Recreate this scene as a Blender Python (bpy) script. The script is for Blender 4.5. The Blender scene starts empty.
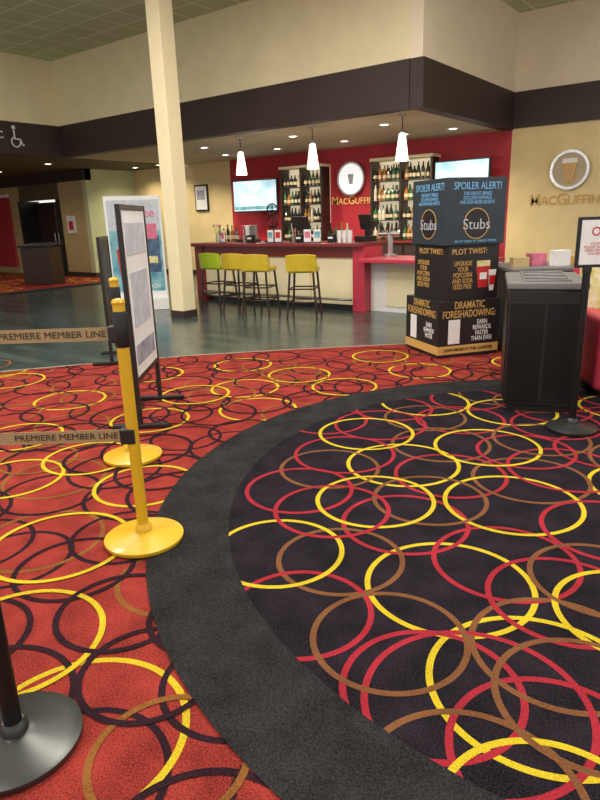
import bpy, bmesh, math, random
from mathutils import Matrix, Vector
random.seed(7)
TH=math.radians(37.5); CT,ST=math.cos(TH),math.sin(TH)
def W(X,Y): return (CT*X-ST*Y, ST*X+CT*Y)      # viewer-aligned metres -> room metres
SC=bpy.context.scene
COL=bpy.context.collection
# ---------------------------------------------------------------- materials
def mat(name,col,rough=0.6,metal=0.0,noise=0.0,nscale=30,bump=0.0,bscale=200,emit=None,estr=0,spec=0.5,trans=0,col2=None,coat=0):
    m=bpy.data.materials.new(name); m.use_nodes=True
    nt=m.node_tree; b=nt.nodes['Principled BSDF']
    b.inputs['Base Color'].default_value=(*col,1)
    b.inputs['Roughness'].default_value=rough; b.inputs['Metallic'].default_value=metal
    b.inputs['Specular IOR Level'].default_value=spec
    if trans: b.inputs['Transmission Weight'].default_value=trans
    if coat: b.inputs['Coat Weight'].default_value=coat
    if emit: b.inputs['Emission Color'].default_value=(*emit,1); b.inputs['Emission Strength'].default_value=estr
    tc=nt.nodes.new('ShaderNodeTexCoord')
    if noise>0 or col2:
        n=nt.nodes.new('ShaderNodeTexNoise'); n.inputs['Scale'].default_value=nscale; n.inputs['Detail'].default_value=6
        nt.links.new(tc.outputs['Object'],n.inputs['Vector'])
        r=nt.nodes.new('ShaderNodeValToRGB'); nt.links.new(n.outputs['Fac'],r.inputs['Fac'])
        c2=col2 or tuple(min(1,x*(1+noise)) for x in col); c1=tuple(x*(1-noise) for x in col) if not col2 else col
        r.color_ramp.elements[0].position=0.32; r.color_ramp.elements[0].color=(*c1,1)
        r.color_ramp.elements[1].position=0.68; r.color_ramp.elements[1].color=(*c2,1)
        nt.links.new(r.outputs['Color'],b.inputs['Base Color'])
    if bump>0:
        n2=nt.nodes.new('ShaderNodeTexNoise'); n2.inputs['Scale'].default_value=bscale; n2.inputs['Detail'].default_value=3
        nt.links.new(tc.outputs['Object'],n2.inputs['Vector'])
        bp=nt.nodes.new('ShaderNodeBump'); bp.inputs['Strength'].default_value=bump; bp.inputs['Distance'].default_value=0.01
        nt.links.new(n2.outputs['Fac'],bp.inputs['Height']); nt.links.new(bp.outputs['Normal'],b.inputs['Normal'])
    return m
def srgb(r,g,b):
    f=lambda c:(c/255/12.92 if c/255<=0.04045 else ((c/255+0.055)/1.055)**2.4)
    return (f(r),f(g),f(b))
def carpet(name,rgb,var=0.35):
    """pile carpet: coarse + fine noise mottling"""
    col=srgb(*rgb)
    m=mat(name,col,rough=1.0,spec=0.1,bump=0.6,bscale=300)
    nt=m.node_tree; b=nt.nodes['Principled BSDF']; tc=[n for n in nt.nodes if n.type=='TEX_COORD'][0]
    n1=nt.nodes.new('ShaderNodeTexNoise'); n1.inputs['Scale'].default_value=170; n1.inputs['Detail'].default_value=3
    n2=nt.nodes.new('ShaderNodeTexNoise'); n2.inputs['Scale'].default_value=6; n2.inputs['Detail'].default_value=7
    for n in (n1,n2): nt.links.new(tc.outputs['Object'],n.inputs['Vector'])
    s2=nt.nodes.new('ShaderNodeMath'); s2.operation='MULTIPLY'; s2.inputs[1].default_value=0.66
    s1=nt.nodes.new('ShaderNodeMath'); s1.operation='MULTIPLY_ADD'; s1.inputs[1].default_value=0.34
    nt.links.new(n1.outputs['Fac'],s2.inputs[0]); nt.links.new(n2.outputs['Fac'],s1.inputs[0]); nt.links.new(s2.outputs[0],s1.inputs[2])
    r=nt.nodes.new('ShaderNodeValToRGB')
    r.color_ramp.elements[0].position=0.38; r.color_ramp.elements[0].color=(*[c*(1-var) for c in col],1)
    r.color_ramp.elements[1].position=0.62; r.color_ramp.elements[1].color=(*[min(1,c*(1+var)) for c in col],1)
    nt.links.new(s1.outputs[0],r.inputs['Fac']); nt.links.new(r.outputs['Color'],b.inputs['Base Color'])
    return m
M={}
M['red_c']=carpet('carpet_red_pile',(142,52,46),0.55)
M['black_c']=carpet('carpet_black_pile',(34,29,37),0.75)
M['char_c']=carpet('carpet_charcoal_pile',(44,43,44),0.6)
M['yel_c']=carpet('carpet_yellow_pile',(200,176,42),0.25)
M['redl_c']=carpet('carpet_crimson_pile',(156,42,54),0.3)
M['brn_c']=carpet('carpet_brown_pile',(118,78,50),0.3)
M['dark_c']=carpet('carpet_darkline_pile',(46,28,36),0.4)
M['oli_c']=carpet('carpet_tan_pile',(132,86,44),0.3)
M['cream']=mat('paint_cream',srgb(238,225,186),0.75,noise=0.03,nscale=3,bump=0.05)
M['cream_pinklit']=mat('cream_pinkish_light',srgb(238,224,198),0.75,noise=0.03,nscale=3,bump=0.05)  # cream paint with the pinkish light on it put into the colour
M['tanwall']=mat('paint_tan',srgb(222,200,148),0.75,noise=0.05,nscale=3,bump=0.05)
M['greenwall']=mat('paint_pale_green',srgb(200,208,164),0.75,noise=0.05,nscale=3)
M['brown']=mat('paint_dark_brown',srgb(56,41,39),0.6,noise=0.06,nscale=4)
M['redwall']=mat('paint_deep_red',srgb(176,40,54),0.6,noise=0.08,nscale=3)
M['black']=mat('black_plastic',(0.012,0.012,0.013),0.4,noise=0.1)
M['blackm']=mat('black_metal',(0.01,0.01,0.011),0.3,metal=0.3,noise=0.1)
M['dkgrey']=mat('dark_grey_metal',(0.06,0.065,0.062),0.3,metal=0.6,noise=0.15,nscale=8)
M['grey']=mat('grey_plastic',(0.17,0.17,0.17),0.45,noise=0.05)
M['steel']=mat('brushed_steel',(0.55,0.55,0.55),0.28,metal=1,noise=0.05)
M['striptan']=mat('transition_vinyl',srgb(150,140,120),0.7,noise=0.05)
M['yellow']=mat('yellow_enamel',srgb(212,168,34),0.35,noise=0.05,nscale=12,coat=0.3)
M['belt']=mat('belt_webbing',srgb(160,136,98),0.8,noise=0.12,nscale=120,bump=0.3)
M['white']=mat('white_paint',(0.8,0.8,0.78),0.5,noise=0.03)
M['stoolY']=mat('yellow_vinyl',srgb(196,170,44),0.4,noise=0.08,nscale=15)
M['stoolG']=mat('lime_vinyl',srgb(160,184,30),0.4,noise=0.08,nscale=15)
M['gold']=mat('gold_letter',srgb(244,198,120),0.6,noise=0.03)
M['goldp']=mat('gold_print',srgb(206,166,92),0.6,noise=0.03)
M['blueprint']=mat('pale_blue_print',srgb(120,180,226),0.6,noise=0.02)
M['boxblue']=mat('cardboard_slate',srgb(44,56,66),0.55,noise=0.1,nscale=3)
M['boxblk']=mat('cardboard_black',srgb(34,30,32),0.5,noise=0.1,nscale=3)
M['ctop']=mat('countertop_maroon',srgb(124,36,42),0.3,noise=0.25,nscale=60)
M['pinkred']=mat('laminate_red',srgb(190,54,76),0.4,noise=0.05)
M['bottledk']=mat('bottle_dark',(0.015,0.02,0.01),0.15,noise=0.1)
M['bottlegr']=mat('bottle_green',(0.03,0.12,0.04),0.15,noise=0.1)
M['bottleam']=mat('bottle_amber',(0.3,0.12,0.02),0.15,noise=0.1)
M['bottlecl']=mat('bottle_clear',(0.5,0.5,0.42),0.1,noise=0.1)
M['label']=mat('bottle_label',(0.6,0.5,0.33),0.6,noise=0.1)
M['redp']=mat('red_plastic',srgb(190,28,34),0.4,noise=0.05)
M['shelfglow']=mat('backlit_panel',(0.8,0.72,0.52),0.6,noise=0.1,nscale=4,emit=(1,0.85,0.6),estr=0.42)
M['lampglass']=mat('opal_glass',(0.95,0.93,0.88),0.3,noise=0.02,emit=(1,0.9,0.75),estr=2.5)
M['lightdisc']=mat('downlight_lens',(1,1,1),0.5,noise=0.01,emit=(1,0.92,0.78),estr=7)
M['panelglow']=mat('added_panel_diffuser',(1,1,1),0.5,noise=0.01,emit=(1,0.96,0.88),estr=4)
M['signglow']=mat('sign_face_lit',(0.9,0.92,0.9),0.5,noise=0.02,emit=(0.95,1,0.97),estr=0.6)
M['paper']=mat('paper_white',(0.78,0.79,0.8),0.7,noise=0.04,nscale=8)
M['photo_pink']=mat('print_pink',srgb(206,110,140),0.5,noise=0.3,nscale=9)
M['photo_teal']=mat('print_teal',srgb(50,130,160),0.5,col2=srgb(150,200,205),nscale=5)
M['photo_navy']=mat('print_navy',srgb(36,60,96),0.5,col2=srgb(90,120,150),nscale=6)
M['photo_grey']=mat('print_grey',srgb(150,156,170),0.5,noise=0.35,nscale=9)
M['photo_ltgrey']=mat('print_light_grey',srgb(190,196,208),0.5,noise=0.15,nscale=9)
M['photo_red']=mat('print_red',srgb(190,40,40),0.5,noise=0.2,nscale=9)
M['screenb']=mat('tv_screen_blue',srgb(120,180,210),0.3,col2=srgb(225,240,245),nscale=3,emit=(0.45,0.75,0.95),estr=0.45)
M['wood']=mat('dark_wood',srgb(52,34,28),0.4,noise=0.3,nscale=10)
M['pattern']=mat('floral_print',srgb(200,190,60),0.6,col2=srgb(230,225,200),nscale=22)
M['darkhall']=mat('paint_hall_olive',srgb(90,82,58),0.8,noise=0.08,nscale=3)
M['halltan']=mat('paint_hall_tan',srgb(186,164,116),0.8,noise=0.06,nscale=3)
M['ceilbar']=mat('paint_ceiling_taupe',srgb(186,170,140),0.8,noise=0.05,nscale=3)
M['beerglass']=mat('beer_amber',srgb(206,160,84),0.4,noise=0.1)
def tile_mat():
    m=mat('ceiling_tile',srgb(168,176,140),0.9); nt=m.node_tree; b=nt.nodes['Principled BSDF']
    tc=[n for n in nt.nodes if n.type=='TEX_COORD'][0]
    br=nt.nodes.new('ShaderNodeTexBrick'); br.offset=0; br.inputs['Scale'].default_value=1.0
    br.inputs['Brick Width'].default_value=0.61; br.inputs['Row Height'].default_value=0.61; br.inputs['Mortar Size'].default_value=0.014
    br.inputs['Color1'].default_value=(*srgb(196,202,168),1); br.inputs['Color2'].default_value=(*srgb(188,196,160),1); br.inputs['Mortar'].default_value=(*srgb(236,236,212),1)
    nt.links.new(tc.outputs['Object'],br.inputs['Vector']); nt.links.new(br.outputs['Color'],b.inputs['Base Color']); return m
M['tile']=tile_mat()
def plank_mat():
    m=mat('hard_floor_planks',srgb(66,72,72),0.2,spec=0.6); nt=m.node_tree; b=nt.nodes['Principled BSDF']
    tc=[n for n in nt.nodes if n.type=='TEX_COORD'][0]
    br=nt.nodes.new('ShaderNodeTexBrick'); br.inputs['Scale'].default_value=1.0
    br.inputs['Brick Width'].default_value=1.2; br.inputs['Row Height'].default_value=0.2; br.inputs['Mortar Size'].default_value=0.004
    br.inputs['Color1'].default_value=(*srgb(64,78,76),1); br.inputs['Color2'].default_value=(*srgb(86,102,98),1); br.inputs['Mortar'].default_value=(*srgb(36,42,42),1)
    nt.links.new(tc.outputs['Object'],br.inputs['Vector'])
    n=nt.nodes.new('ShaderNodeTexNoise'); n.inputs['Scale'].default_value=5; n.inputs['Detail'].default_value=6; nt.links.new(tc.outputs['Object'],n.inputs['Vector'])
    mx=nt.nodes.new('ShaderNodeMixRGB'); mx.blend_type='MULTIPLY'; mx.inputs['Fac'].default_value=0.5
    nt.links.new(br.outputs['Color'],mx.inputs['Color1']); nt.links.new(n.outputs['Fac'],mx.inputs['Color2'])
    nt.links.new(mx.outputs['Color'],b.inputs['Base Color'])
    mr=nt.nodes.new('ShaderNodeMapRange'); mr.inputs['To Min'].default_value=0.12; mr.inputs['To Max'].default_value=0.32
    nt.links.new(n.outputs['Fac'],mr.inputs['Value']); nt.links.new(mr.outputs['Result'],b.inputs['Roughness'])
    return m
M['plank']=plank_mat()
# ---------------------------------------------------------------- builders
def empty(name,loc=(0,0,0),rz=0):
    o=bpy.data.objects.new(name,None); o.location=loc; o.rotation_euler=(0,0,rz); o.empty_display_size=0.1; COL.objects.link(o); return o
def link(name,me,m,parent=None,loc=(0,0,0),rot=(0,0,0),smooth=False):
    o=bpy.data.objects.new(name,me); COL.objects.link(o); o.location=loc; o.rotation_euler=rot
    if m: me.materials.append(M[m] if isinstance(m,str) else m)
    if parent: o.parent=parent
    if smooth:
        for p in me.polygons: p.use_smooth=True
    return o
def box(name,size,loc,m,parent=None,rot=(0,0,0),bevel=0.0,seg=2):
    bm=bmesh.new(); bmesh.ops.create_cube(bm,size=1)
    for v in bm.verts: v.co=Vector((v.co.x*size[0],v.co.y*size[1],v.co.z*size[2]))
    if bevel>0: bmesh.ops.bevel(bm,geom=bm.edges[:],offset=bevel,segments=seg,affect='EDGES',profile=0.6)
    me=bpy.data.meshes.new(name); bm.to_mesh(me); bm.free()
    return link(name,me,m,parent,loc,rot)
def bb(name,lo,hi,m,parent=None,bevel=0.0):
    return box(name,[hi[i]-lo[i] for i in range(3)],[(hi[i]+lo[i])/2 for i in range(3)],m,parent,bevel=bevel)
def lathe(name,prof,m,parent=None,loc=(0,0,0),rot=(0,0,0),segs=40,smooth=True):
    vs=[];fs=[];n=len(prof)
    for i in range(segs):
        a=2*math.pi*i/segs
        for r,z in prof: vs.append((r*math.cos(a),r*math.sin(a),z))
    for i in range(segs):
        j=(i+1)%segs
        for k in range(n-1): fs.append((i*n+k,j*n+k,j*n+k+1,i*n+k+1))
    fs.append([i*n for i in range(segs)][::-1]); fs.append([i*n+n-1 for i in range(segs)])
    me=bpy.data.meshes.new(name); me.from_pydata(vs,[],fs); me.update()
    o=link(name,me,m,parent,loc,rot,False)
    if smooth:
        for p in me.polygons:
            if len(p.vertices)==4: p.use_smooth=True
        try: me.set_sharp_from_angle(angle=math.radians(40))
        except Exception: pass
    return o
def ring(name,r0,r1,h,m,parent,loc=(0,0,0),rot=(0,0,0),segs=48):
    vs=[];fs=[]
    for i in range(segs):
        a=2*math.pi*i/segs
        for r,z in ((r0,0),(r1,0),(r1,h),(r0,h)): vs.append((r*math.cos(a),r*math.sin(a),z))
    for i in range(segs):
        j=(i+1)%segs
        for k in range(4): fs.append((i*4+k,j*4+k,j*4+(k+1)%4,i*4+(k+1)%4))
    me=bpy.data.meshes.new(name); me.from_pydata(vs,[],fs); me.update(); return link(name,me,m,parent,loc,rot)
def cyl(name,r,h,m,parent=None,loc=(0,0,0),rot=(0,0,0),segs=24):
    return lathe(name,[(r,0),(r,h)],m,parent,loc,rot,segs)
def poly(name,pts,m,parent=None,z=0):
    vs=[(x,y,z) for x,y in pts]; me=bpy.data.meshes.new(name); me.from_pydata(vs,[],[list(range(len(vs)))]); me.update()
    return link(name,me,m,parent)
def tube(name,pts,r,m,parent=None,closed=False):
    cu=bpy.data.curves.new(name,'CURVE'); cu.dimensions='3D'; cu.bevel_depth=r; cu.bevel_resolution=3
    s=cu.splines.new('POLY'); s.points.add(len(pts)-1)
    for p,q in zip(s.points,pts): p.co=(*q,1)
    s.use_cyclic_u=closed
    o=bpy.data.objects.new(name,cu); COL.objects.link(o); me=bpy.data.meshes.new_from_object(o.evaluated_get(bpy.context.evaluated_depsgraph_get())); bpy.data.objects.remove(o)
    return link(name,me,m,parent,smooth=True)
def text(name,s,size,loc,m,parent=None,rz=0,ext=0.002,align='CENTER',width=None,rx=90,caps=False,bold=0.012):
    cu=bpy.data.curves.new(name,'FONT'); cu.body=s; cu.size=size; cu.align_x=align; cu.align_y='CENTER'; cu.extrude=ext; cu.offset=size*bold; cu.resolution_u=3; cu.space_line=0.85
    if caps:
        cu.small_caps_scale=0.78
        for bf in cu.body_format: bf.use_small_caps=True
    o=bpy.data.objects.new(name,cu); COL.objects.link(o)
    me=bpy.data.meshes.new_from_object(o.evaluated_get(bpy.context.evaluated_depsgraph_get())); bpy.data.objects.remove(o)
    if width:
        xs=[v.co.x for v in me.vertices]; w=max(xs)-min(xs); k=width/w; c=(max(xs)+min(xs))/2
        for v in me.vertices: v.co.x=(v.co.x-c)*k
    return link(name,me,m,parent,loc,(math.radians(rx),0,rz))
def vplate(name,pts,y0,y1,m,parent):
    n=len(pts); vs=[(x,y0,z) for x,z in pts]+[(x,y1,z) for x,z in pts]; fs=[list(range(n)),list(range(n,2*n))[::-1]]+[(i,i+n,(i+1)%n+n,(i+1)%n) for i in range(n)]
    me=bpy.data.meshes.new(name); me.from_pydata(vs,[],fs); me.update(); return link(name,me,m,parent)
# ---------------------------------------------------------------- FLOORS
def Wl(pts): return [W(x,y) for x,y in pts]
poly('floor',[(-26,-6),(8,-6),(8,16),(-26,16)],'plank',z=-0.002)
CX,CY=1.72,3.03
carp=empty('patterned_carpet')
edge=[(-6.5,4.6),(-5.2,5.6),(-4.2,6.15),(-3.23,6.53),(-2.2,6.83),(-1.15,7.08),(0,7.24),(1.22,7.34),(2.4,7.4),(4.5,7.45),(7,7.4)]
poly('red_field',Wl([(7,-2.5),(-6.5,-2.5)]+edge),'red_c',carp,z=0.0)
def ringmesh(rings,w,parent,name,matk):
    vs=[];fs=[]
    for k,(X,Y,r,z) in enumerate(rings):
        n=96; base=len(vs); cx,cy=W(X,Y)
        for i in range(n):
            a=2*math.pi*i/n
            for rr in (r-w/2,r+w/2): vs.append((cx+rr*math.cos(a),cy+rr*math.sin(a),z))
        for i in range(n):
            j=(i+1)%n; fs.append((base+2*i,base+2*i+1,base+2*j+1,base+2*j))
    me=bpy.data.meshes.new(name); me.from_pydata(vs,[],fs); me.update()
    return link(name,me,matk,parent)
oy=[(-1.195,2.72,.33),(-.72,1.54,.335),(-1.106,2.0,.32),(-.94,3.41,.29),(-.35,4.88,.31),(-1.42,3.88,.29),(-.506,5.55,.306),(.41,5.48,.29),(-.94,5.37,.3),(-2.09,4.36,.3),(0,5.98,.3),(-1.19,4.67,.3),(-2.05,5.33,.3),(-1.8,3.57,.3),
    (-1.9,2.6,.32),(-1.7,1.2,.32),(-.25,.85,.3),(-3.0,5.2,.32),(-2.9,6.1,.3),(1.2,6.0,.3),(.9,6.7,.3),(-1.5,6.2,.3),(-.6,6.5,.3),(2.3,6.2,.3),(3.1,5.8,.3),(-2.9,4.2,.3),(-.85,.9,.3)]
def fill(region,step,cols,rlo,rhi):
    out=[];y=region[2];row=0
    while y<region[3]:
        x=region[0]+(step/2 if row%2 else 0)
        while x<region[1]:
            out.append((x+random.uniform(-.12,.12),y+random.uniform(-.12,.12),random.uniform(rlo,rhi),random.choice(cols))); x+=step
        y+=step*0.87; row+=1
    return out
def build_rings(spec,z0,w,parent,tag,dz=0.000012):
    random.shuffle(spec); d={}
    for i,(x,y,r,c) in enumerate(spec): d.setdefault(c,[]).append((x,y,r,z0+dz*i))
    for c,l in d.items(): ringmesh(l,w,parent,'rings_%s_%s'%(tag,c),c)
sp=[(a,b,r,'yel_c') for a,b,r in oy]
for x,y,r,c in fill((-5.2,4.5,0.3,7.1),0.42,['dark_c','dark_c','dark_c','oli_c'],.23,.31):
    if ((x-CX)**2+(y-CY)**2)<(2.05)**2: continue
    if -6<x<-3.2 and random.random()<0.25: c='yel_c'
    if y>6.9: y=6.85
    sp.append((x,y,r,c))
build_rings(sp,0.0005,0.024,carp,'outer')
rnd=empty('round_patterned_carpet')
disc=[(CX+2.2*math.cos(2*math.pi*i/160),CY+2.25*math.sin(2*math.pi*i/160)) for i in range(160)]
poly('black_field',Wl(disc),'black_c',rnd,z=0.0052)
iy=[(.466,4.19,.33),(.63,3.6,.34),(1.23,3.85,.335),(1.115,3.01,.35),(-.126,2.59,.3),(.394,3.1,.315),(.60,2.27,.34),(.758,1.68,.357),(1.27,2.03,.3),(.61,1.16,.3),(1.03,4.9,.35),(1.64,4.58,.33)]
ir=[(-.026,2.12,.28),(.89,2.44,.31),(.51,2.83,.31),(-.02,3.27,.3),(.88,3.41,.32),(1.58,3.44,.33),(.28,3.8,.32),(1.04,2.15,.3),(.40,1.68,.29),(.525,1.61,.35),(1.48,2.69,.31),(.59,4.37,.33),(1.2,4.43,.32),(1.85,4.24,.31),(.71,1.4,.31),(.2,4.5,.3),(.75,4.75,.3),(1.4,4.95,.3),(1.45,3.75,.3),(.15,3.0,.3)]
ib=[(.89,1.85,.3),(.3,1.94,.28),(.89,1.61,.29),(.16,2.5,.28),(.69,3.09,.3),(1.32,3.31,.32),(.17,3.57,.3),(.94,3.93,.32),(1.63,3.96,.31),(1.7,5.08,.33),(1.24,2.28,.28),(.42,1.28,.3),(.95,4.5,.3)]
sp=[(a,b,r,'yel_c') for a,b,r in iy]+[(a,b,r,'redl_c') for a,b,r in ir]+[(a,b,r,'brn_c') for a,b,r in ib]
for s in fill((-.5,3.9,0.9,5.4),0.42,['redl_c','yel_c','brn_c','redl_c'],.27,.34):
    x,y=s[0],s[1]
    if (x-CX)**2+(y-CY)**2<2.3**2 and (x>1.85 or y<1.1 ): sp.append(s)
build_rings(sp,0.0055,0.024,rnd,'inner')
n=200; vs=[];fs=[]
for i in range(n):
    a=2*math.pi*i/n
    for rx,ry in ((2.11,2.15),(2.5,2.51)):
        x,y=W(CX+rx*math.cos(a),CY+ry*math.sin(a)); vs.append((x,y,0.0078))
for i in range(n):
    j=(i+1)%n; fs.append((2*i,2*i+1,2*j+1,2*j))
me=bpy.data.meshes.new('border_band'); me.from_pydata(vs,[],fs); me.update(); link('border_band',me,'char_c',rnd)
ov=Wl(edge)+[(8,12.9),(-26,12.9),(-26,-2)]
poly('floor_bar_planks',ov,'plank',z=0.0046)
tube('edge_strip',[(*W(x,y),-0.002) for x,y in edge],0.0085,'striptan',carp)
hc=empty('hall_carpet')
poly('hall_field',[(-21.7,3.5),(-14.2,3.5),(-14.2,11.05),(-21.7,11.05)],'red_c',hc,z=0.008)
sp=[]
for x,y,r,c in fill((-21.2,-14.6,3.9,10.7),0.7,['yel_c','dark_c','yel_c'],.25,.3):
    sp.append((CT*x+ST*y,-ST*x+CT*y,r,c))
build_rings(sp,0.009,0.04,hc,'hall')
bb('hall_edge_strip',(-14.2,3.5,0),(-13.95,11.05,0.03),'black',hc)
# ---------------------------------------------------------------- WALLS
CH=5.0
bb('wall_back_red',(-12,12.9,0),(-4.5,13.1,3.0),'redwall')
bb('wall_back_cream',(-16.2,12.9,0),(-12,13.1,3.0),'tanwall')
bb('wall_right_lower',(-4.5,12.9,0),(6,13.1,3.02),'tanwall')
bb('trim_right_band',(-4.5,12.85,3.02),(6,13.1,3.66),'brown')
bb('wall_right_upper',(-4.5,12.9,3.66),(6,13.1,CH),'cream_pinklit')
bb('wall_soffit_return_upper',(-4.7,9.0,3.66),(-4.5,12.92,CH),'cream_pinklit')
bb('trim_soffit_return_band',(-4.7,9.0,3.0),(-4.48,12.9,3.66),'brown')
bb('wall_soffit_upper',(-13.6,9.0,3.66),(-4.7,9.2,CH),'cream')
bb('trim_soffit_front_band',(-13.6,8.98,3.0),(-4.7,9.2,3.66),'brown')
bb('wall_left_upper',(-13.8,-3,3.66),(-13.6,9.2,CH),'cream')
bb('trim_left_band',(-13.8,-3,3.0),(-13.58,9.2,3.66),'brown')
bb('ceiling',(-14,-6,CH),(8,13.1,CH+0.1),'tile')
bb('ceiling_bar',(-13.6,9.2,3.0),(-4.7,12.9,3.06),'ceilbar')
bb('ceiling_hall',(-22,-3,3.0),(-13.8,12.9,3.06),'darkhall')
bb('wall_hall_side',(-16.2,11.2,0),(-16.0,12.9,3.0),'greenwall')
bb('wall_hall_back',(-17.4,11.2,0),(-16.2,11.4,2.7),'halltan')
bb('wall_hall_back_left',(-22,11.2,0),(-19.6,11.4,2.7),'halltan')
bb('wall_hall_over_door',(-19.6,11.2,2.25),(-17.4,11.4,2.7),'darkhall')
bb('trim_hall_band',(-22,11.15,2.7),(-16.0,11.4,3.0),'brown')
bb('wall_hall_end',(-22,-3,0),(-21.8,11.2,3.0),'halltan')
door=empty('door_1')
bb('leaf_a',(-19.55,11.7,0.01),(-18.52,11.75,2.2),'wood',door,bevel=0.01)
bb('leaf_b',(-18.48,11.7,0.01),(-17.45,11.75,2.2),'wood',door,bevel=0.01)
bb('frame_l',(-19.6,11.12,0),(-19.5,11.8,2.25),'black',door); bb('frame_r',(-17.5,11.12,0),(-17.4,11.8,2.25),'black',door)
cyl('handle',0.015,0.3,'steel',door,(-18.6,11.66,0.95)); cyl('handle_b',0.015,0.3,'steel',door,(-18.4,11.66,0.95))
rp=empty('red_wall_panel'); bb('panel',(-21.7,11.12,0.2),(-20.2,11.2,2.4),'redwall',rp,bevel=0.02); bb('panel_trim',(-21.7,11.1,2.4),(-20.2,11.2,2.5),'white',rp)
for nm,lo,hi in (('baseboard_red',(-12,12.85,0),(-4.5,12.9,0.12)),('baseboard_right',(-4.5,12.85,0),(6,12.9,0.12)),('baseboard_hall',(-17.4,11.15,0),(-16.0,11.2,0.12)),('baseboard_hall_side',(-16.0,11.15,0),(-15.95,12.9,0.12)),('baseboard_cream',(-16,12.85,0),(-12,12.9,0.12))):
    bb(nm,lo,hi,'brown')
ws=empty('wall_notice'); bb('board',(-17.1,11.16,1.25),(-16.7,11.2,1.75),'paper',ws,bevel=0.005); bb('mark',(-17.0,11.15,1.35),(-16.8,11.162,1.6),'photo_red',ws)
col=empty('column',(*W(-1.84,10.1),0)); box('shaft',(0.27,0.27,CH),(0,0,CH/2),'cream',col,bevel=0.008); box('plinth',(0.3,0.3,0.12),(0,0,0.06),'brown',col,bevel=0.005)
def added_panel(name,x,y,z,w,d,power,col=(1,0.93,0.82)):
    e=empty(name,(x,y,z)); box('housing',(w+0.08,d+0.08,0.05),(0,0,0.0),'white',e,bevel=0.005); box('diffuser',(w,d,0.02),(0,0,-0.03),'panelglow',e)
    l=bpy.data.lights.new(name+'_lamp','AREA'); l.shape='RECTANGLE'; l.size=w; l.size_y=d; l.energy=power; l.color=col
    o=bpy.data.objects.new('lamp',l); COL.objects.link(o); o.parent=e; o.location=(0,0,-0.05)
for x,y in ((-7,2.5),(-3,3),(1,3),(-7,-1),(-3,-1),(1,-1),(-10.5,0.5),(2,7),(-6,4.4),(-2.6,6.4)):
    added_panel('added_light_panel',x,y,CH-0.03,1.2,1.2,92)  # unseen panels added overhead, kept out of frame, to light the hall
def downlight(x,y,z,p,col=(1,0.86,0.66)):
    e=empty('recessed_downlight',(x,y,z)); ring('trim_ring',0.07,0.11,-0.01,'white',e,segs=24); cyl('lens',0.07,-0.006,'lightdisc',e,segs=20)
    l=bpy.data.lights.new('downlight','SPOT'); l.energy=p; l.spot_size=math.radians(140); l.spot_blend=0.8; l.color=col; l.shadow_soft_size=0.06
    o=bpy.data.objects.new('lamp',l); COL.objects.link(o); o.parent=e; o.location=(0,0,-0.03)
for x in (-12.6,-11,-9.4,-7.6,-6.2,-5.2): downlight(x,11.7,3.0,150)
for x in (-10.2,-7.8,-5.8): downlight(x,10.2,3.0,90)
for x,y in ((-15.2,9.6),(-15.4,6.8),(-18,9.8),(-17,7)): downlight(x,y,3.0,42)
for x,y in ((-15,12.2),(-14.0,12.2)): downlight(x,y,3.0,85)
for x in (-5.05,-6.8,-8.49):
    e=empty('pendant_lamp',(x,9.45,0))
    cyl('cord',0.008,0.28,'black',e,(0,0,2.72),segs=8); lathe('canopy',[(0.06,2.975),(0.06,3.0)],'steel',e,segs=20)
    lathe('shade',[(0.02,2.74),(0.05,2.72),(0.075,2.55),(0.105,2.32),(0.098,2.32),(0.06,2.6)],'lampglass',e,segs=28); lathe('cap',[(0.035,2.72),(0.03,2.78),(0.01,2.8)],'steel',e,segs=20)
    l=bpy.data.lights.new('bulb','POINT'); l.energy=18; l.color=(1,0.88,0.7); l.shadow_soft_size=0.08
    o=bpy.data.objects.new('bulb',l); COL.objects.link(o); o.parent=e; o.location=(0,0,2.25)
# ---------------------------------------------------------------- BAR COUNTER
bar=empty('bar_counter')
bb('body',(-8.9,8.62,0.1),(-5.35,9.1,1.03),'cream',bar)
bb('kick',(-8.85,8.67,0.006),(-5.4,9.05,0.1),'black',bar)
bb('upper_apron',(-8.92,8.58,0.86),(-5.33,9.12,1.03),'ctop',bar)
bb('top',(-9.05,8.42,1.03),(-5.2,9.25,1.09),'ctop',bar,bevel=0.012)
bb('end_pillar',(-5.42,8.55,0.006),(-5.2,9.12,1.03),'pinkred',bar,bevel=0.006)
bb('left_pillar',(-9.0,8.55,0.006),(-8.8,9.12,1.03),'ctop',bar,bevel=0.006)
for x in (-8.1,-7.2,-6.3): bb('panel_joint',(x-0.01,8.605,0.1),(x+0.01,8.63,0.86),'tanwall',bar)
tube('foot_rail',[(-8.8,8.48,0.2),(-5.4,8.48,0.2)],0.022,'steel',bar)
bb('low_counter_body',(-5.2,8.75,0.006),(-3.2,9.1,0.8),'white',bar)
bb('low_counter_top',(-5.2,8.35,0.8),(-3.2,9.2,0.86),'pinkred',bar,bevel=0.012)
bb('low_counter_panel',(-4.9,8.73,0.1),(-4.3,8.76,0.7),'cream',bar)
bk=empty('back_bar_cabinet'); bb('carcass',(-11.6,12.3,0.006),(-4.8,12.84,0.9),'wood',bk); bb('top',(-11.65,12.25,0.9),(-4.75,12.84,0.95),'ctop',bk,bevel=0.008)
for i in range(8): bb('door_%d'%i,(-11.5+i*0.84,12.27,0.08),(-10.72+i*0.84,12.3,0.86),'brown',bk,bevel=0.006)
BP=[[(0.035,0),(0.037,0.17),(0.014,0.22),(0.014,0.29),(0.017,0.3)],[(0.042,0),(0.042,0.14),(0.03,0.18),(0.013,0.2),(0.013,0.25)],[(0.03,0),(0.032,0.2),(0.012,0.27),(0.013,0.32)]]
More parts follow.
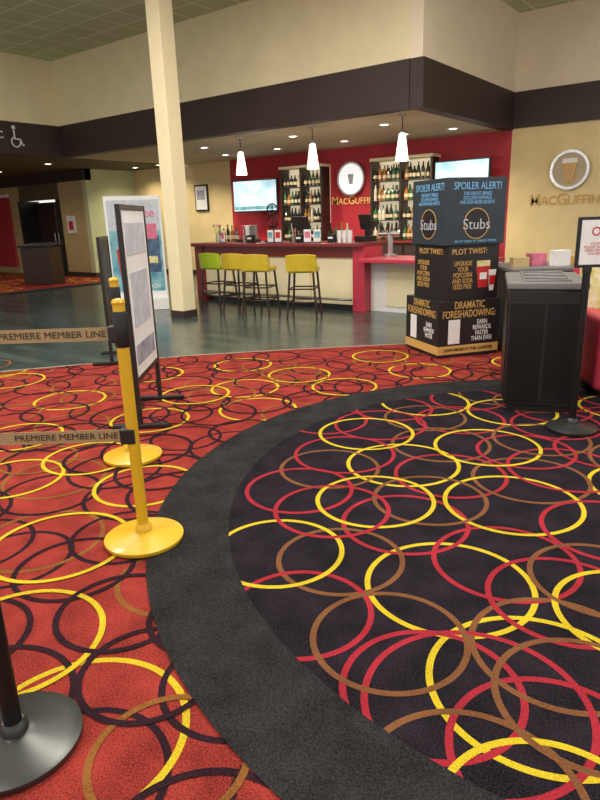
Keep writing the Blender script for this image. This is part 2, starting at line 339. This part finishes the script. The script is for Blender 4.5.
def bottles(name,places,parent,sc=1.0,hs=1.0):
    vs=[];fs=[];mi=[];S=10
    for (x,y,z,k,c) in places:
        pr=[(r*sc,h*hs) for r,h in BP[k]]; b=len(vs); n=len(pr)
        for i in range(S):
            a=2*math.pi*i/S
            for r,h in pr: vs.append((x+r*math.cos(a),y+r*math.sin(a),z+h))
        for i in range(S):
            j=(i+1)%S
            for q in range(n-1): fs.append((b+i*n+q,b+j*n+q,b+j*n+q+1,b+i*n+q+1)); mi.append(c)
        fs.append([b+i*n+n-1 for i in range(S)]); mi.append(c)
        r=pr[0][0]+0.002; b=len(vs)
        for i in range(S):
            a=2*math.pi*i/S
            for h in (0.05,0.12): vs.append((x+r*math.cos(a),y+r*math.sin(a),z+h))
        for i in range(S):
            j=(i+1)%S; fs.append((b+2*i,b+2*j,b+2*j+1,b+2*i+1)); mi.append(4)
    me=bpy.data.meshes.new(name); me.from_pydata(vs,[],fs)
    for k in ('bottledk','bottlegr','bottleam','bottlecl','label'): me.materials.append(M[k])
    me.polygons.foreach_set('material_index',mi); me.update(); o=link(name,me,None,parent); return o
def shelf(x0,x1):
    e=empty('bottle_shelf'); z0,z1=0.98,2.62
    bb('back_panel',(x0,12.84,z0),(x1,12.89,z1),'shelfglow',e)
    for x in (x0,x1,(x0+x1)/2): bb('upright',(x-0.022,12.5,z0),(x+0.022,12.84,z1),'wood',e)
    bb('head',(x0-0.03,12.48,z1),(x1+0.03,12.89,z1+0.06),'cream',e)
    pl=[]
    for i in range(4):
        z=z0+0.41*i; bb('shelf_%d'%i,(x0,12.5,z-0.018),(x1,12.84,z),'wood',e)
        for y in (12.58,12.72):
            x=x0+0.07
            while x<x1-0.05:
                if abs(x-(x0+x1)/2)>0.06: pl.append((x,y,z,random.randrange(3),random.choice([0,0,0,0,1,2,2,3])))
                x+=random.uniform(0.09,0.12)
    bottles('bottles',pl,e,1.15,1.05)
shelf(-9.98,-8.78); shelf(-7.43,-6.0)
cad=empty('condiment_caddy',(-7.95,8.95,1.09)); box('tray',(0.4,0.22,0.05),(0,0,0.025),'black',cad,bevel=0.005)
for i in range(3): box('holder_%d'%i,(0.1,0.1,0.26),(-0.13+0.13*i,0,0.17),['pinkred','white','grey'][i],cad,bevel=0.01)
for i,x in enumerate((-8.3,-7.15,-6.98,-6.35,-6.15)):
    e=empty('table_menu',(x,8.62,1.09),0.2*i-0.2); box('base',(0.13,0.08,0.015),(0,0,0.008),'black',e); box('card',(0.12,0.012,0.2),(0,0,0.115),'paper',e,bevel=0.002); box('print',(0.09,0.002,0.1),(0,-0.008,0.13),['photo_pink','photo_teal','photo_red','photo_pink','photo_teal'][i],e)
def register(x,y,rz,s=1):
    pos=empty('cash_register',(x,y,1.09),rz); box('base',(0.32*s,0.26,0.09),(0,0,0.045),'black',pos,bevel=0.01); box('stand',(0.08,0.06,0.16),(0,0.05,0.16),'black',pos); box('screen',(0.32*s,0.03,0.24),(0,0.0,0.31),'black',pos,rot=(0.25,0,0),bevel=0.008)
register(-6.8,9.03,0.25); register(-5.45,9.0,-0.2,0.8)
rack=empty('wine_rack',(-7.4,9.0,1.09))
for i in range(3): tube('loop_%d'%i,[(0.13*math.cos(a)*0.9,0.0,0.16+0.2*i+0.1*math.sin(a)) for a in [2*math.pi*k/24 for k in range(24)]],0.012,'blackm',rack,closed=True)
box('foot',(0.26,0.2,0.02),(0,0,0.01),'blackm',rack); tube('spine',[(0,0,0),(0,0,0.66)],0.012,'blackm',rack)
bt=empty('bar_bottles'); bottles('bottles',[(-8.85+0.11*i,9.12,1.09,i%3,(i*2)%4) for i in range(5)],bt)
bt=empty('bar_bottles'); bottles('bottles',[(-6.2+0.11*i,9.1,1.09,i%3,i%4) for i in range(4)],bt)
for x in (-7.6,-6.5,-5.85):
    e=empty('napkin_dispenser',(x,8.62,1.09)); box('case',(0.12,0.1,0.14),(0,0,0.07),'blackm',e,bevel=0.012); box('napkins',(0.09,0.02,0.03),(0,-0.05,0.08),'paper',e)
for x in (-7.78,-6.66):
    e=empty('straw_cup',(x,8.65,1.09)); lathe('cup',[(0.035,0),(0.045,0.12),(0.04,0.12),(0.03,0.01)],'steel',e,segs=20)
    for i in range(9): a=i*0.7; tube('straw_%d'%i,[(0.01*math.cos(a),0.01*math.sin(a),0.01),(0.035*math.cos(a),0.035*math.sin(a),0.24)],0.004,['redp','paper','black'][i%3],e)
e=empty('stacked_cups',(-5.65,8.68,1.09))
for i in range(3):
    for k in range(3): lathe('cup_%d_%d'%(i,k),[(0.03,0.035*k),(0.042,0.12+0.035*k),(0.038,0.12+0.035*k),(0.027,0.01+0.035*k)],'paper',e,(0.1*i-0.1,0,0),segs=18)
e=empty('flower_vase',(-8.55,8.75,1.09)); lathe('vase',[(0.03,0),(0.05,0.06),(0.03,0.14),(0.035,0.17)],'bottlecl',e,segs=20)
for i in range(6):
    a=i*1.05; p=(0.07*math.cos(a),0.07*math.sin(a),0.3+0.03*(i%2)); tube('stem_%d'%i,[(0,0,0.05),p],0.003,'stoolG',e); lathe('bloom_%d'%i,[(0.004,-0.015),(0.024,0.0),(0.02,0.016),(0.004,0.02)],['photo_pink','paper'][i%2],e,p,segs=10)
lid=empty('beer_tap_tower',(-5.0,9.0,0.86)); cyl('base',0.12,0.03,'steel',lid); cyl('neck',0.05,0.35,'steel',lid,(0,0,0.02)); tube('crossbar',[(-0.2,0,0.35),(0.2,0,0.35)],0.045,'steel',lid)
for i in range(3): lathe('tap_handle_%d'%i,[(0.01,0),(0.022,0.1),(0.012,0.16)],'black',lid,(-0.14+0.14*i,-0.05,0.37),segs=12)
# ---------------------------------------------------------------- wall signs
RX=(math.pi/2,0,0)
rs=empty('round_bar_sign',(-8.15,12.88,2.32)); ring('rim',0.33,0.37,0.09,'steel',rs,rot=RX); cyl('face',0.33,0.075,'signglow',rs,rot=RX,segs=48)
vplate('motif',[(-0.05,-0.12),(0.05,-0.12),(0.08,0.1),(-0.08,0.1)],-0.08,-0.076,'photo_ltgrey',rs)
sg=empty('bar_wall_lettering'); text('letters','MacGuffins',0.26,(-8.1,12.88,1.84),'gold',sg,ext=0.006,width=1.25,caps=True,bold=0.004)
ls=empty('round_logo_sign',(-3.36,12.86,2.2)); ring('ring',0.3,0.35,0.05,'steel',ls,rot=RX,segs=56)
cyl('face',0.3,0.02,'ceilbar',ls,rot=RX,segs=56)
vplate('beer_glass',[(-0.07,-0.22),(0.07,-0.22),(0.13,0.12),(-0.13,0.12)],-0.05,-0.02,'beerglass',ls); vplate('foam',[(-0.14,0.12),(0.14,0.12),(0.12,0.2),(-0.12,0.2)],-0.055,-0.02,'white',ls)
for i in range(3): box('glass_stripe_%d'%i,(0.012,0.008,0.27),(-0.05+0.05*i,-0.053,-0.05),'ceilbar',ls)
sg=empty('wall_lettering'); text('letters','MacGuffins',0.3,(-3.38,12.88,1.68),'goldp',sg,ext=0.006,width=1.36,caps=True,bold=0.002)
ac=empty('restroom_sign',(-13.56,7.85,3.33))
def ln(n,pts,r=0.018): tube(n,[(0.01,y,z) for y,z in pts],r,'white',ac)
ln('chair_back',[(0.0,0.16),(0.0,-0.02),(0.12,-0.02),(0.17,-0.14),(0.2,-0.13)]); ln('wheel',[(0.02+0.1*math.cos(a),-0.08+0.1*math.sin(a)) for a in [math.pi*0.6+k*0.25 for k in range(19)]],0.014)
box('head',(0.02,0.07,0.07),(0.01,0.0,0.21),'white',ac,bevel=0.008); text('letters','WC',0.2,(0.0,-0.42,0.04),'white',ac,rz=math.pi/2,ext=0.01)
def tv(x,y,z,w,h,rz=0):
    e=empty('wall_television',(x,y,z),rz); box('bezel',(w,0.06,h),(0,0,0),'black',e,bevel=0.008); box('screen',(w-0.06,0.01,h-0.06),(0,-0.032,0),'screenb',e)
    box('caption_bar',(w-0.1,0.004,0.08),(0,-0.039,-h/2+0.1),'photo_teal',e); cyl('mount',0.03,0.3,'black',e,(0,0.03,0),(-math.pi/2,0,0)); box('mount_plate',(0.3,0.02,0.2),(0,0.3,0),'black',e)
tv(-10.85,12.55,2.06,1.35,0.78,0.12); tv(-5.35,12.55,2.22,1.2,0.6,-0.05)
fp=empty('framed_poster',(-13.1,12.87,2.1)); box('frame',(0.5,0.04,0.7),(0,0,0),'black',fp,bevel=0.005); box('print',(0.42,0.01,0.62),(0,-0.022,0),'paper',fp); box('art',(0.3,0.004,0.25),(0,-0.029,0.08),'photo_grey',fp)
sp_=empty('wall_speaker',(-14.4,12.8,2.5)); box('cabinet',(0.25,0.2,0.35),(0,0,0),'black',sp_,bevel=0.02); lathe('cone',[(0.09,0),(0.03,0.03)],'grey',sp_,(0,-0.1,0),RX)
# ---------------------------------------------------------------- STOOLS
def stool(x,y,rz,m):
    e=empty('bar_stool',(x,y,0.006),rz); hz=0.73
    for i,(a,b) in enumerate(((-1,-1),(1,-1),(1,1),(-1,1))):
        tube('leg_%d'%(i+1),[(a*0.23,b*0.23,0.0),(a*0.18,b*0.18,hz-0.04)],0.018,'wood',e)
    for z,k in ((0.25,0.214),(0.45,0.2)):
        tube('stretcher',[(-k,-k,z),(k,-k,z),(k,k,z),(-k,k,z)],0.012,'wood',e,closed=True)
    box('seat',(0.44,0.42,0.08),(0,0,hz),m,e,bevel=0.03,seg=4)
    n=9;vs=[];fs=[]
    for i in range(n):
        t=-1+2*i/(n-1); x=0.235*t; yb=-0.19-0.055*(1-t*t)
        for dy in (0,0.04):
            for z in (hz-0.02,hz+0.22+0.02*(1-t*t)): vs.append((x,yb+dy-0.03*(z>hz),z))
    for i in range(n-1):
        a=4*i; b=4*(i+1); fs+=[(a,b,b+1,a+1),(a+2,a+3,b+3,b+2),(a+1,b+1,b+3,a+3),(a,a+2,b+2,b)]
    fs+=[(0,1,3,2),(4*n-4,4*n-2,4*n-1,4*n-3)]
    me=bpy.data.meshes.new('backrest'); me.from_pydata(vs,[],fs); me.update(); o=link('backrest',me,m,e)
    md=o.modifiers.new('b','BEVEL'); md.width=0.012; md.segments=3
stool(-5.8,7.75,0.45,'stoolY'); stool(-6.6,7.65,0.3,'stoolY'); stool(-7.15,7.8,0.1,'stoolY'); stool(-7.72,7.85,0.0,'stoolG')
# ---------------------------------------------------------------- BOX TOWER
cx,cy=W(1.73,6.95)
bt_=empty('promotional_box_tower',(cx,cy,0.0066),TH+math.radians(17))
def cbox(n,w,z0,z1,m,rz,dx=0,dy=0):
    e=bpy.data.objects.new(n,None); COL.objects.link(e); e.parent=bt_; e.location=(dx,dy,z0); e.rotation_euler=(0,0,rz)
    box(n+'_shell',(w,w,z1-z0),(0,0,(z1-z0)/2),m,e,bevel=0.006); return e
def face_text(e,w,items):
    for side in (0,1):
        for i,(s,sz,z,m,wd) in enumerate(items):
            if side==0: text('print_front_%d'%i,s,sz,(0,-w/2-0.002,z),m,e,ext=0.001,width=wd,bold=0.006)
            else: text('print_side_%d'%i,s,sz,(-w/2-0.002,0,z),m,e,rz=-math.pi/2,ext=0.001,width=wd,bold=0.006)
w=0.74; e=cbox('bottom_box',w,0.0,0.6,'boxblk',0)
face_text(e,w,[('DRAMATIC\nFORESHADOWING:',0.11,0.5,'goldp',0.64)])
text('small',"EARN\nREWARDS\nFASTER\nTHAN EVER",0.07,(0.16,-w/2-0.002,0.27),'paper',e,ext=0.001,width=0.26,bold=0.006); text('small_b',"EARN\nREWARDS\nFASTER",0.07,(-w/2-0.002,-0.17,0.27),'paper',e,rz=-math.pi/2,ext=0.001,width=0.22)
box('phone_print',(0.14,0.003,0.26),(-0.18,-w/2-0.002,0.27),'paper',e,bevel=0.001); box('phone_print_b',(0.003,0.14,0.26),(-w/2-0.002,0.18,0.27),'paper',e,bevel=0.001)
box('gold_band',(w+0.004,w+0.004,0.09),(0,0,0.075),'goldp',e); text('gold_text','LEARN MORE AT THE COUNTER',0.045,(0,-w/2-0.006,0.075),'boxblk',e,ext=0.001,width=0.6)
w=0.64; e=cbox('middle_box',w,0.6,1.17,'boxblk',math.radians(5),0.02,-0.02)
text('t1','PLOT TWIST:',0.08,(-0.06,-w/2-0.002,0.5),'goldp',e,ext=0.001,width=0.44); text('t1b','PLOT TWIST:',0.08,(-w/2-0.002,0,0.5),'goldp',e,rz=-math.pi/2,ext=0.001,width=0.44)
for rz_,pos_ in ((0,(0.0,-w/2-0.002)),(-math.pi/2,(-w/2-0.002,0))):
    a=(-0.14,0) if rz_==0 else (0,0.14)
    text('t2','UPGRADE\nYOUR\nPOPCORN\nAND SODA\nSIZES FREE',0.07,(pos_[0]+a[0],pos_[1]+a[1],0.26),'goldp',e,rz=rz_,ext=0.001,width=0.26,bold=0.004)
vplate('popcorn_tub_print',[(0.06,0.12),(0.18,0.12),(0.21,0.34),(0.03,0.34)],-w/2-0.004,-w/2,'photo_red',e); box('popcorn_print',(0.17,0.004,0.06),(0.12,-w/2-0.002,0.37),'pattern',e,bevel=0.001)
box('tub_label',(0.09,0.004,0.07),(0.12,-w/2-0.005,0.24),'paper',e)
vplate('cup_print',[(0.21,0.08),(0.26,0.08),(0.29,0.3),(0.19,0.3)],-w/2-0.006,-w/2,'paper',e); vplate('cup_band',[(0.205,0.14),(0.272,0.14),(0.28,0.24),(0.2,0.24)],-w/2-0.008,-w/2,'redp',e)
w=0.7; e=cbox('top_box',w,1.17,1.83,'boxblue',math.radians(2),0.02,-0.02)
face_text(e,w,[('SPOILER ALERT!',0.1,0.575,'blueprint',0.56),('THIS REBOOT BRINGS\nEXCLUSIVE REWARDS\nAND EVEN MORE BENEFITS',0.05,0.46,'blueprint',0.42)])
for nm,rot,pos_ in (('a',RX,(0,-w/2-0.001,0.21)),('b',(math.pi/2,0,-math.pi/2),(-w/2-0.001,0,0.21))):
    cyl('medallion_face_'+nm,0.15,0.002,'boxblk',e,pos_,rot,segs=40); ring('medallion_'+nm,0.145,0.153,0.004,'goldp',e,pos_,rot)
text('logo','Stubs',0.15,(0,-w/2-0.005,0.2),'photo_ltgrey',e,ext=0.001,width=0.32,bold=-0.004); text('logo_b','Stubs',0.15,(-w/2-0.005,0,0.2),'photo_ltgrey',e,rz=-math.pi/2,ext=0.001,width=0.32,bold=-0.004)
text('foot','BUY IT TODAY AT THE BOX OFFICE',0.03,(0,-w/2-0.003,0.035),'blueprint',e,ext=0.001,width=0.5)
# ---------------------------------------------------------------- TRASH CABINET
tx,ty=W(1.95,4.94); tr=empty('trash_bin_cabinet',(tx,ty,0.0082),TH+math.radians(-17)); w,d,h=0.52,0.85,0.98
box('plinth',(w-0.06,d-0.06,0.05),(0,0,0.025),'black',tr)
box('carcass',(w,d,h-0.1),(0,0,0.05+(h-0.1)/2),'black',tr,bevel=0.012)
for s in (-1,1): box('door_%d'%(s+2),(w/2-0.03,0.014,h-0.22),(s*w/4,-d/2-0.004,0.46),'blackm',tr,bevel=0.004)
box('side_panel',(0.012,d-0.1,h-0.22),(-w/2-0.003,0,0.46),'blackm',tr,bevel=0.004)
box('top_slab',(w+0.04,d+0.04,0.05),(0,0,h-0.02),'grey',tr,bevel=0.012)
for i,y in enumerate((-0.26,0.02,0.29)):
    box('opening_%d'%i,(0.32,0.17,0.012),(0,y,h+0.004),'black',tr,bevel=0.003)
    tube('rim_%d'%i,[(-0.16,y-0.085,h+0.01),(0.16,y-0.085,h+0.01),(0.16,y+0.085,h+0.01),(-0.16,y+0.085,h+0.01)],0.01,'grey',tr,closed=True)
# ---------------------------------------------------------------- STANCHIONS
def stanchion(name,X,Y,mt,base,ht,zb=0.0068,r=0.19,pr=0.027):
    e=empty(name,(*W(X,Y),zb),TH)
    lathe('base',[(r-0.004,0),(r,0.006),(r,0.02),(r-0.03,0.03),(0.06,0.042),(0.04,0.05)],base,e,segs=56)
    lathe('collar',[(pr+0.014,0.045),(pr+0.014,0.07),(pr+0.002,0.085)],base,e,segs=28)
    lathe('pole',[(pr,0.045),(pr,ht)],mt,e,segs=28)
    return e
def yhead(e,ht):
    lathe('belt_head',[(0.03,ht-0.2),(0.034,ht-0.19),(0.034,ht-0.05),(0.03,ht-0.04)],'black',e,segs=28)
    lathe('cap',[(0.029,ht-0.01),(0.031,ht),(0.024,ht+0.012),(0.01,ht+0.016)],'yellow',e,segs=28)
ht=1.16
e=stanchion('queue_stanchion',-1.12,3.86,'yellow','yellow',ht); yhead(e,ht)
e=stanchion('queue_stanchion',-2.5,2.74,'yellow','yellow',ht); yhead(e,ht)
e=stanchion('queue_stanchion',-.785,2.74,'yellow','yellow',ht,zb=0.0081); yhead(e,ht)
for z in (1.02,0.54):
    box('belt_cassette',(0.07,0.06,0.075),(-0.02,0,z),'black',e,bevel=0.008)
    box('belt_webbing',(1.63,0.003,0.06),(-0.87,0,z),'belt',e)
    for k in (0,1):
        text('lettering','PREMIERE MEMBER LINE',0.042,(-0.31-0.6*k,-0.003,z),'black',e,ext=0.0004,width=0.48,bold=0.0)
stanchion('black_stanchion',-.885,1.51,'blackm','dkgrey',1.05)
e=stanchion('sign_stanchion',1.91,4.13,'blackm','dkgrey',1.1,zb=0.0082,r=0.17,pr=0.025)
box('bracket',(0.05,0.03,0.05),(0,0,1.11),'black',e); box('sign_frame',(0.23,0.025,0.32),(0.03,0,1.28),'black',e,bevel=0.006); box('sign_paper',(0.19,0.004,0.28),(0.03,-0.0135,1.28),'paper',e)
ring('stop_icon',0.02,0.028,0.003,'photo_red',e,(0.03,-0.015,1.35),RX); text('notice','STOP\nPLEASE WAIT\nHERE UNTIL\nCALLED',0.024,(0.03,-0.017,1.24),'photo_red',e,ext=0.0004,bold=0.0)
# ---------------------------------------------------------------- POSTER STANDS (left)
def pstand(name,X,Y,ang,wd,ht,z0,prints,panel='paper'):
    e=empty(name,(*W(X,Y),0.0068),TH+ang)
    for s in (-1,1):
        box('post_%d'%(s+2),(0.035,0.035,ht),(s*wd/2,0,ht/2),'black',e,bevel=0.004)
        box('foot_%d'%(s+2),(0.05,0.42,0.03),(s*wd/2,0,0.015),'black',e,bevel=0.008)
    box('top_rail',(wd,0.03,0.04),(0,0,ht-0.02),'black',e,bevel=0.004); box('bottom_rail',(wd,0.03,0.04),(0,0,z0),'black',e,bevel=0.004)
    box('panel',(wd-0.03,0.02,ht-z0-0.04),(0,0,(ht+z0)/2),panel,e)
    for i,(x0,x1,a,b,m) in enumerate(prints): box('print_%d'%i,((x1-x0)*wd,0.004,(b-a)*(ht-z0)),((x0+x1)/2*wd,-0.0115,z0+(a+b)/2*(ht-z0)),m,e)
pstand('poster_stand',-1.22,4.86,math.radians(91),0.78,1.62,0.36,[(-.4,.4,.72,.9,'photo_ltgrey'),(-.35,.35,.3,.62,'photo_ltgrey'),(-.4,.4,.08,.2,'photo_grey')])
pstand('poster_stand',-2.1,7.0,math.radians(98),0.6,1.36,0.3,[(-.4,.4,.5,.9,'boxblue')],'boxblk')
e=empty('movie_standee',(*W(-2.78,11.2),0.006),TH+math.radians(12)); box('base',(0.95,0.45,0.2),(0,0,0.1),'white',e,bevel=0.01); box('panel',(0.95,0.05,1.75),(0,0,1.06),'paper',e,bevel=0.008)
box('art_sky',(0.87,0.006,0.5),(0,-0.028,1.62),'photo_ltgrey',e); box('art_blue',(0.87,0.006,1.05),(0,-0.028,0.84),'photo_teal',e); box('art_building',(0.4,0.006,0.62),(0.2,-0.031,0.95),'photo_navy',e)
box('art_pink',(0.34,0.006,0.26),(0.2,-0.034,1.34),'photo_pink',e,bevel=0.002); box('art_marquee',(0.3,0.006,0.12),(0.2,-0.036,0.86),'pattern',e); vplate('art_cup',[(-0.3,0.5),(-0.12,0.5),(-0.08,1.05),(-0.34,1.05)],-0.034,-0.028,'photo_red',e)
text('title','Matinee',0.22,(0.05,-0.034,1.65),'photo_pink',e,width=0.6); text('title_b','COMING SOON',0.1,(0.05,-0.04,0.4),'paper',e,width=0.6)
e=empty('host_podium',(-15.6,9.3,0.012),0.3); box('cabinet',(0.9,0.5,0.95),(0,0,0.475),'wood',e,bevel=0.01); box('desk',(1.0,0.6,0.05),(0,0,1.0),'black',e,rot=(0.1,0,0),bevel=0.01); box('inset',(0.7,0.01,0.6),(0,-0.255,0.45),'brown',e,bevel=0.003)
# ---------------------------------------------------------------- right side: display table + armchair
kx,ky=W(3.35,6.9); k=empty('candy_display_counter',(kx,ky,0.0068),TH)
box('base',(2.2,0.8,0.88),(0,0,0.44),'boxblk',k,bevel=0.02,seg=3); box('top',(2.26,0.86,0.04),(0,0,0.9),'grey',k,bevel=0.01)
for i in range(3): box('base_groove_%d'%i,(0.015,0.01,0.8),(-0.6+0.6*i,-0.402,0.42),'black',k)
for i in range(10):
    box('carton_%d'%i,(0.17,0.13,0.10+0.03*(i%3)),(-0.98+0.215*i,-0.2+0.1*(i%2),0.92+0.05+0.015*(i%3)),['halltan','photo_pink','paper','beerglass','paper','photo_pink','halltan','photo_teal','paper','photo_red'][i],k,rot=(0,0,0.2*(i%3)),bevel=0.004)
ax_,ay_=W(2.9,5.2); a_=empty('red_armchair',(ax_,ay_,0.0082),TH+math.radians(-8))
box('seat_base',(0.84,0.8,0.3),(0,0,0.2),'pinkred',a_,bevel=0.03,seg=4); box('seat_cushion',(0.6,0.66,0.14),(0,-0.06,0.42),'pinkred',a_,bevel=0.05,seg=5)
for s in (-1,1): box('arm_%d'%(s+2),(0.16,0.84,0.6),(s*0.38,-0.0,0.36),'pinkred',a_,bevel=0.06,seg=5)
box('back',(0.9,0.18,0.95),(0,0.38,0.54),'pinkred',a_,rot=(-0.08,0,0),bevel=0.06,seg=5); box('patterned_back_cushion',(0.88,0.16,0.46),(0,0.24,0.84),'pattern',a_,rot=(-0.12,0,0),bevel=0.06,seg=5)
for i,(x,y) in enumerate(((-.36,-.34),(.36,-.34),(.36,.34),(-.36,.34))): cyl('foot_%d'%i,0.03,0.07,'wood',a_,(x,y,0))
# ---------------------------------------------------------------- WORLD + CAMERA
w=bpy.data.worlds.new('world'); SC.world=w; w.use_nodes=True
bg=w.node_tree.nodes['Background']; bg.inputs['Color'].default_value=(1,0.98,0.95,1); bg.inputs['Strength'].default_value=0.95
SC.view_settings.view_transform='Standard'; SC.view_settings.look='None'; SC.view_settings.exposure=0.12
P=math.radians(16.4); KR=0.0314
R0=Vector((1,0,0)); U0=Vector((0,math.sin(P),math.cos(P))); F0=Vector((0,math.cos(P),-math.sin(P)))
r=(R0-KR*U0).normalized(); u=(U0+KR*R0).normalized()
m3=Matrix((r,u,-F0)).transposed(); m4=Matrix.Rotation(TH,4,'Z')@m3.to_4x4(); m4.translation=(0,0,1.5)
cd=bpy.data.cameras.new('camera'); cam=bpy.data.objects.new('camera',cd); COL.objects.link(cam); cam.matrix_world=m4
cd.sensor_fit='VERTICAL'; cd.sensor_height=36; cd.sensor_width=27; cd.lens=36*620/800; cd.clip_start=0.05; cd.clip_end=200
SC.camera=cam
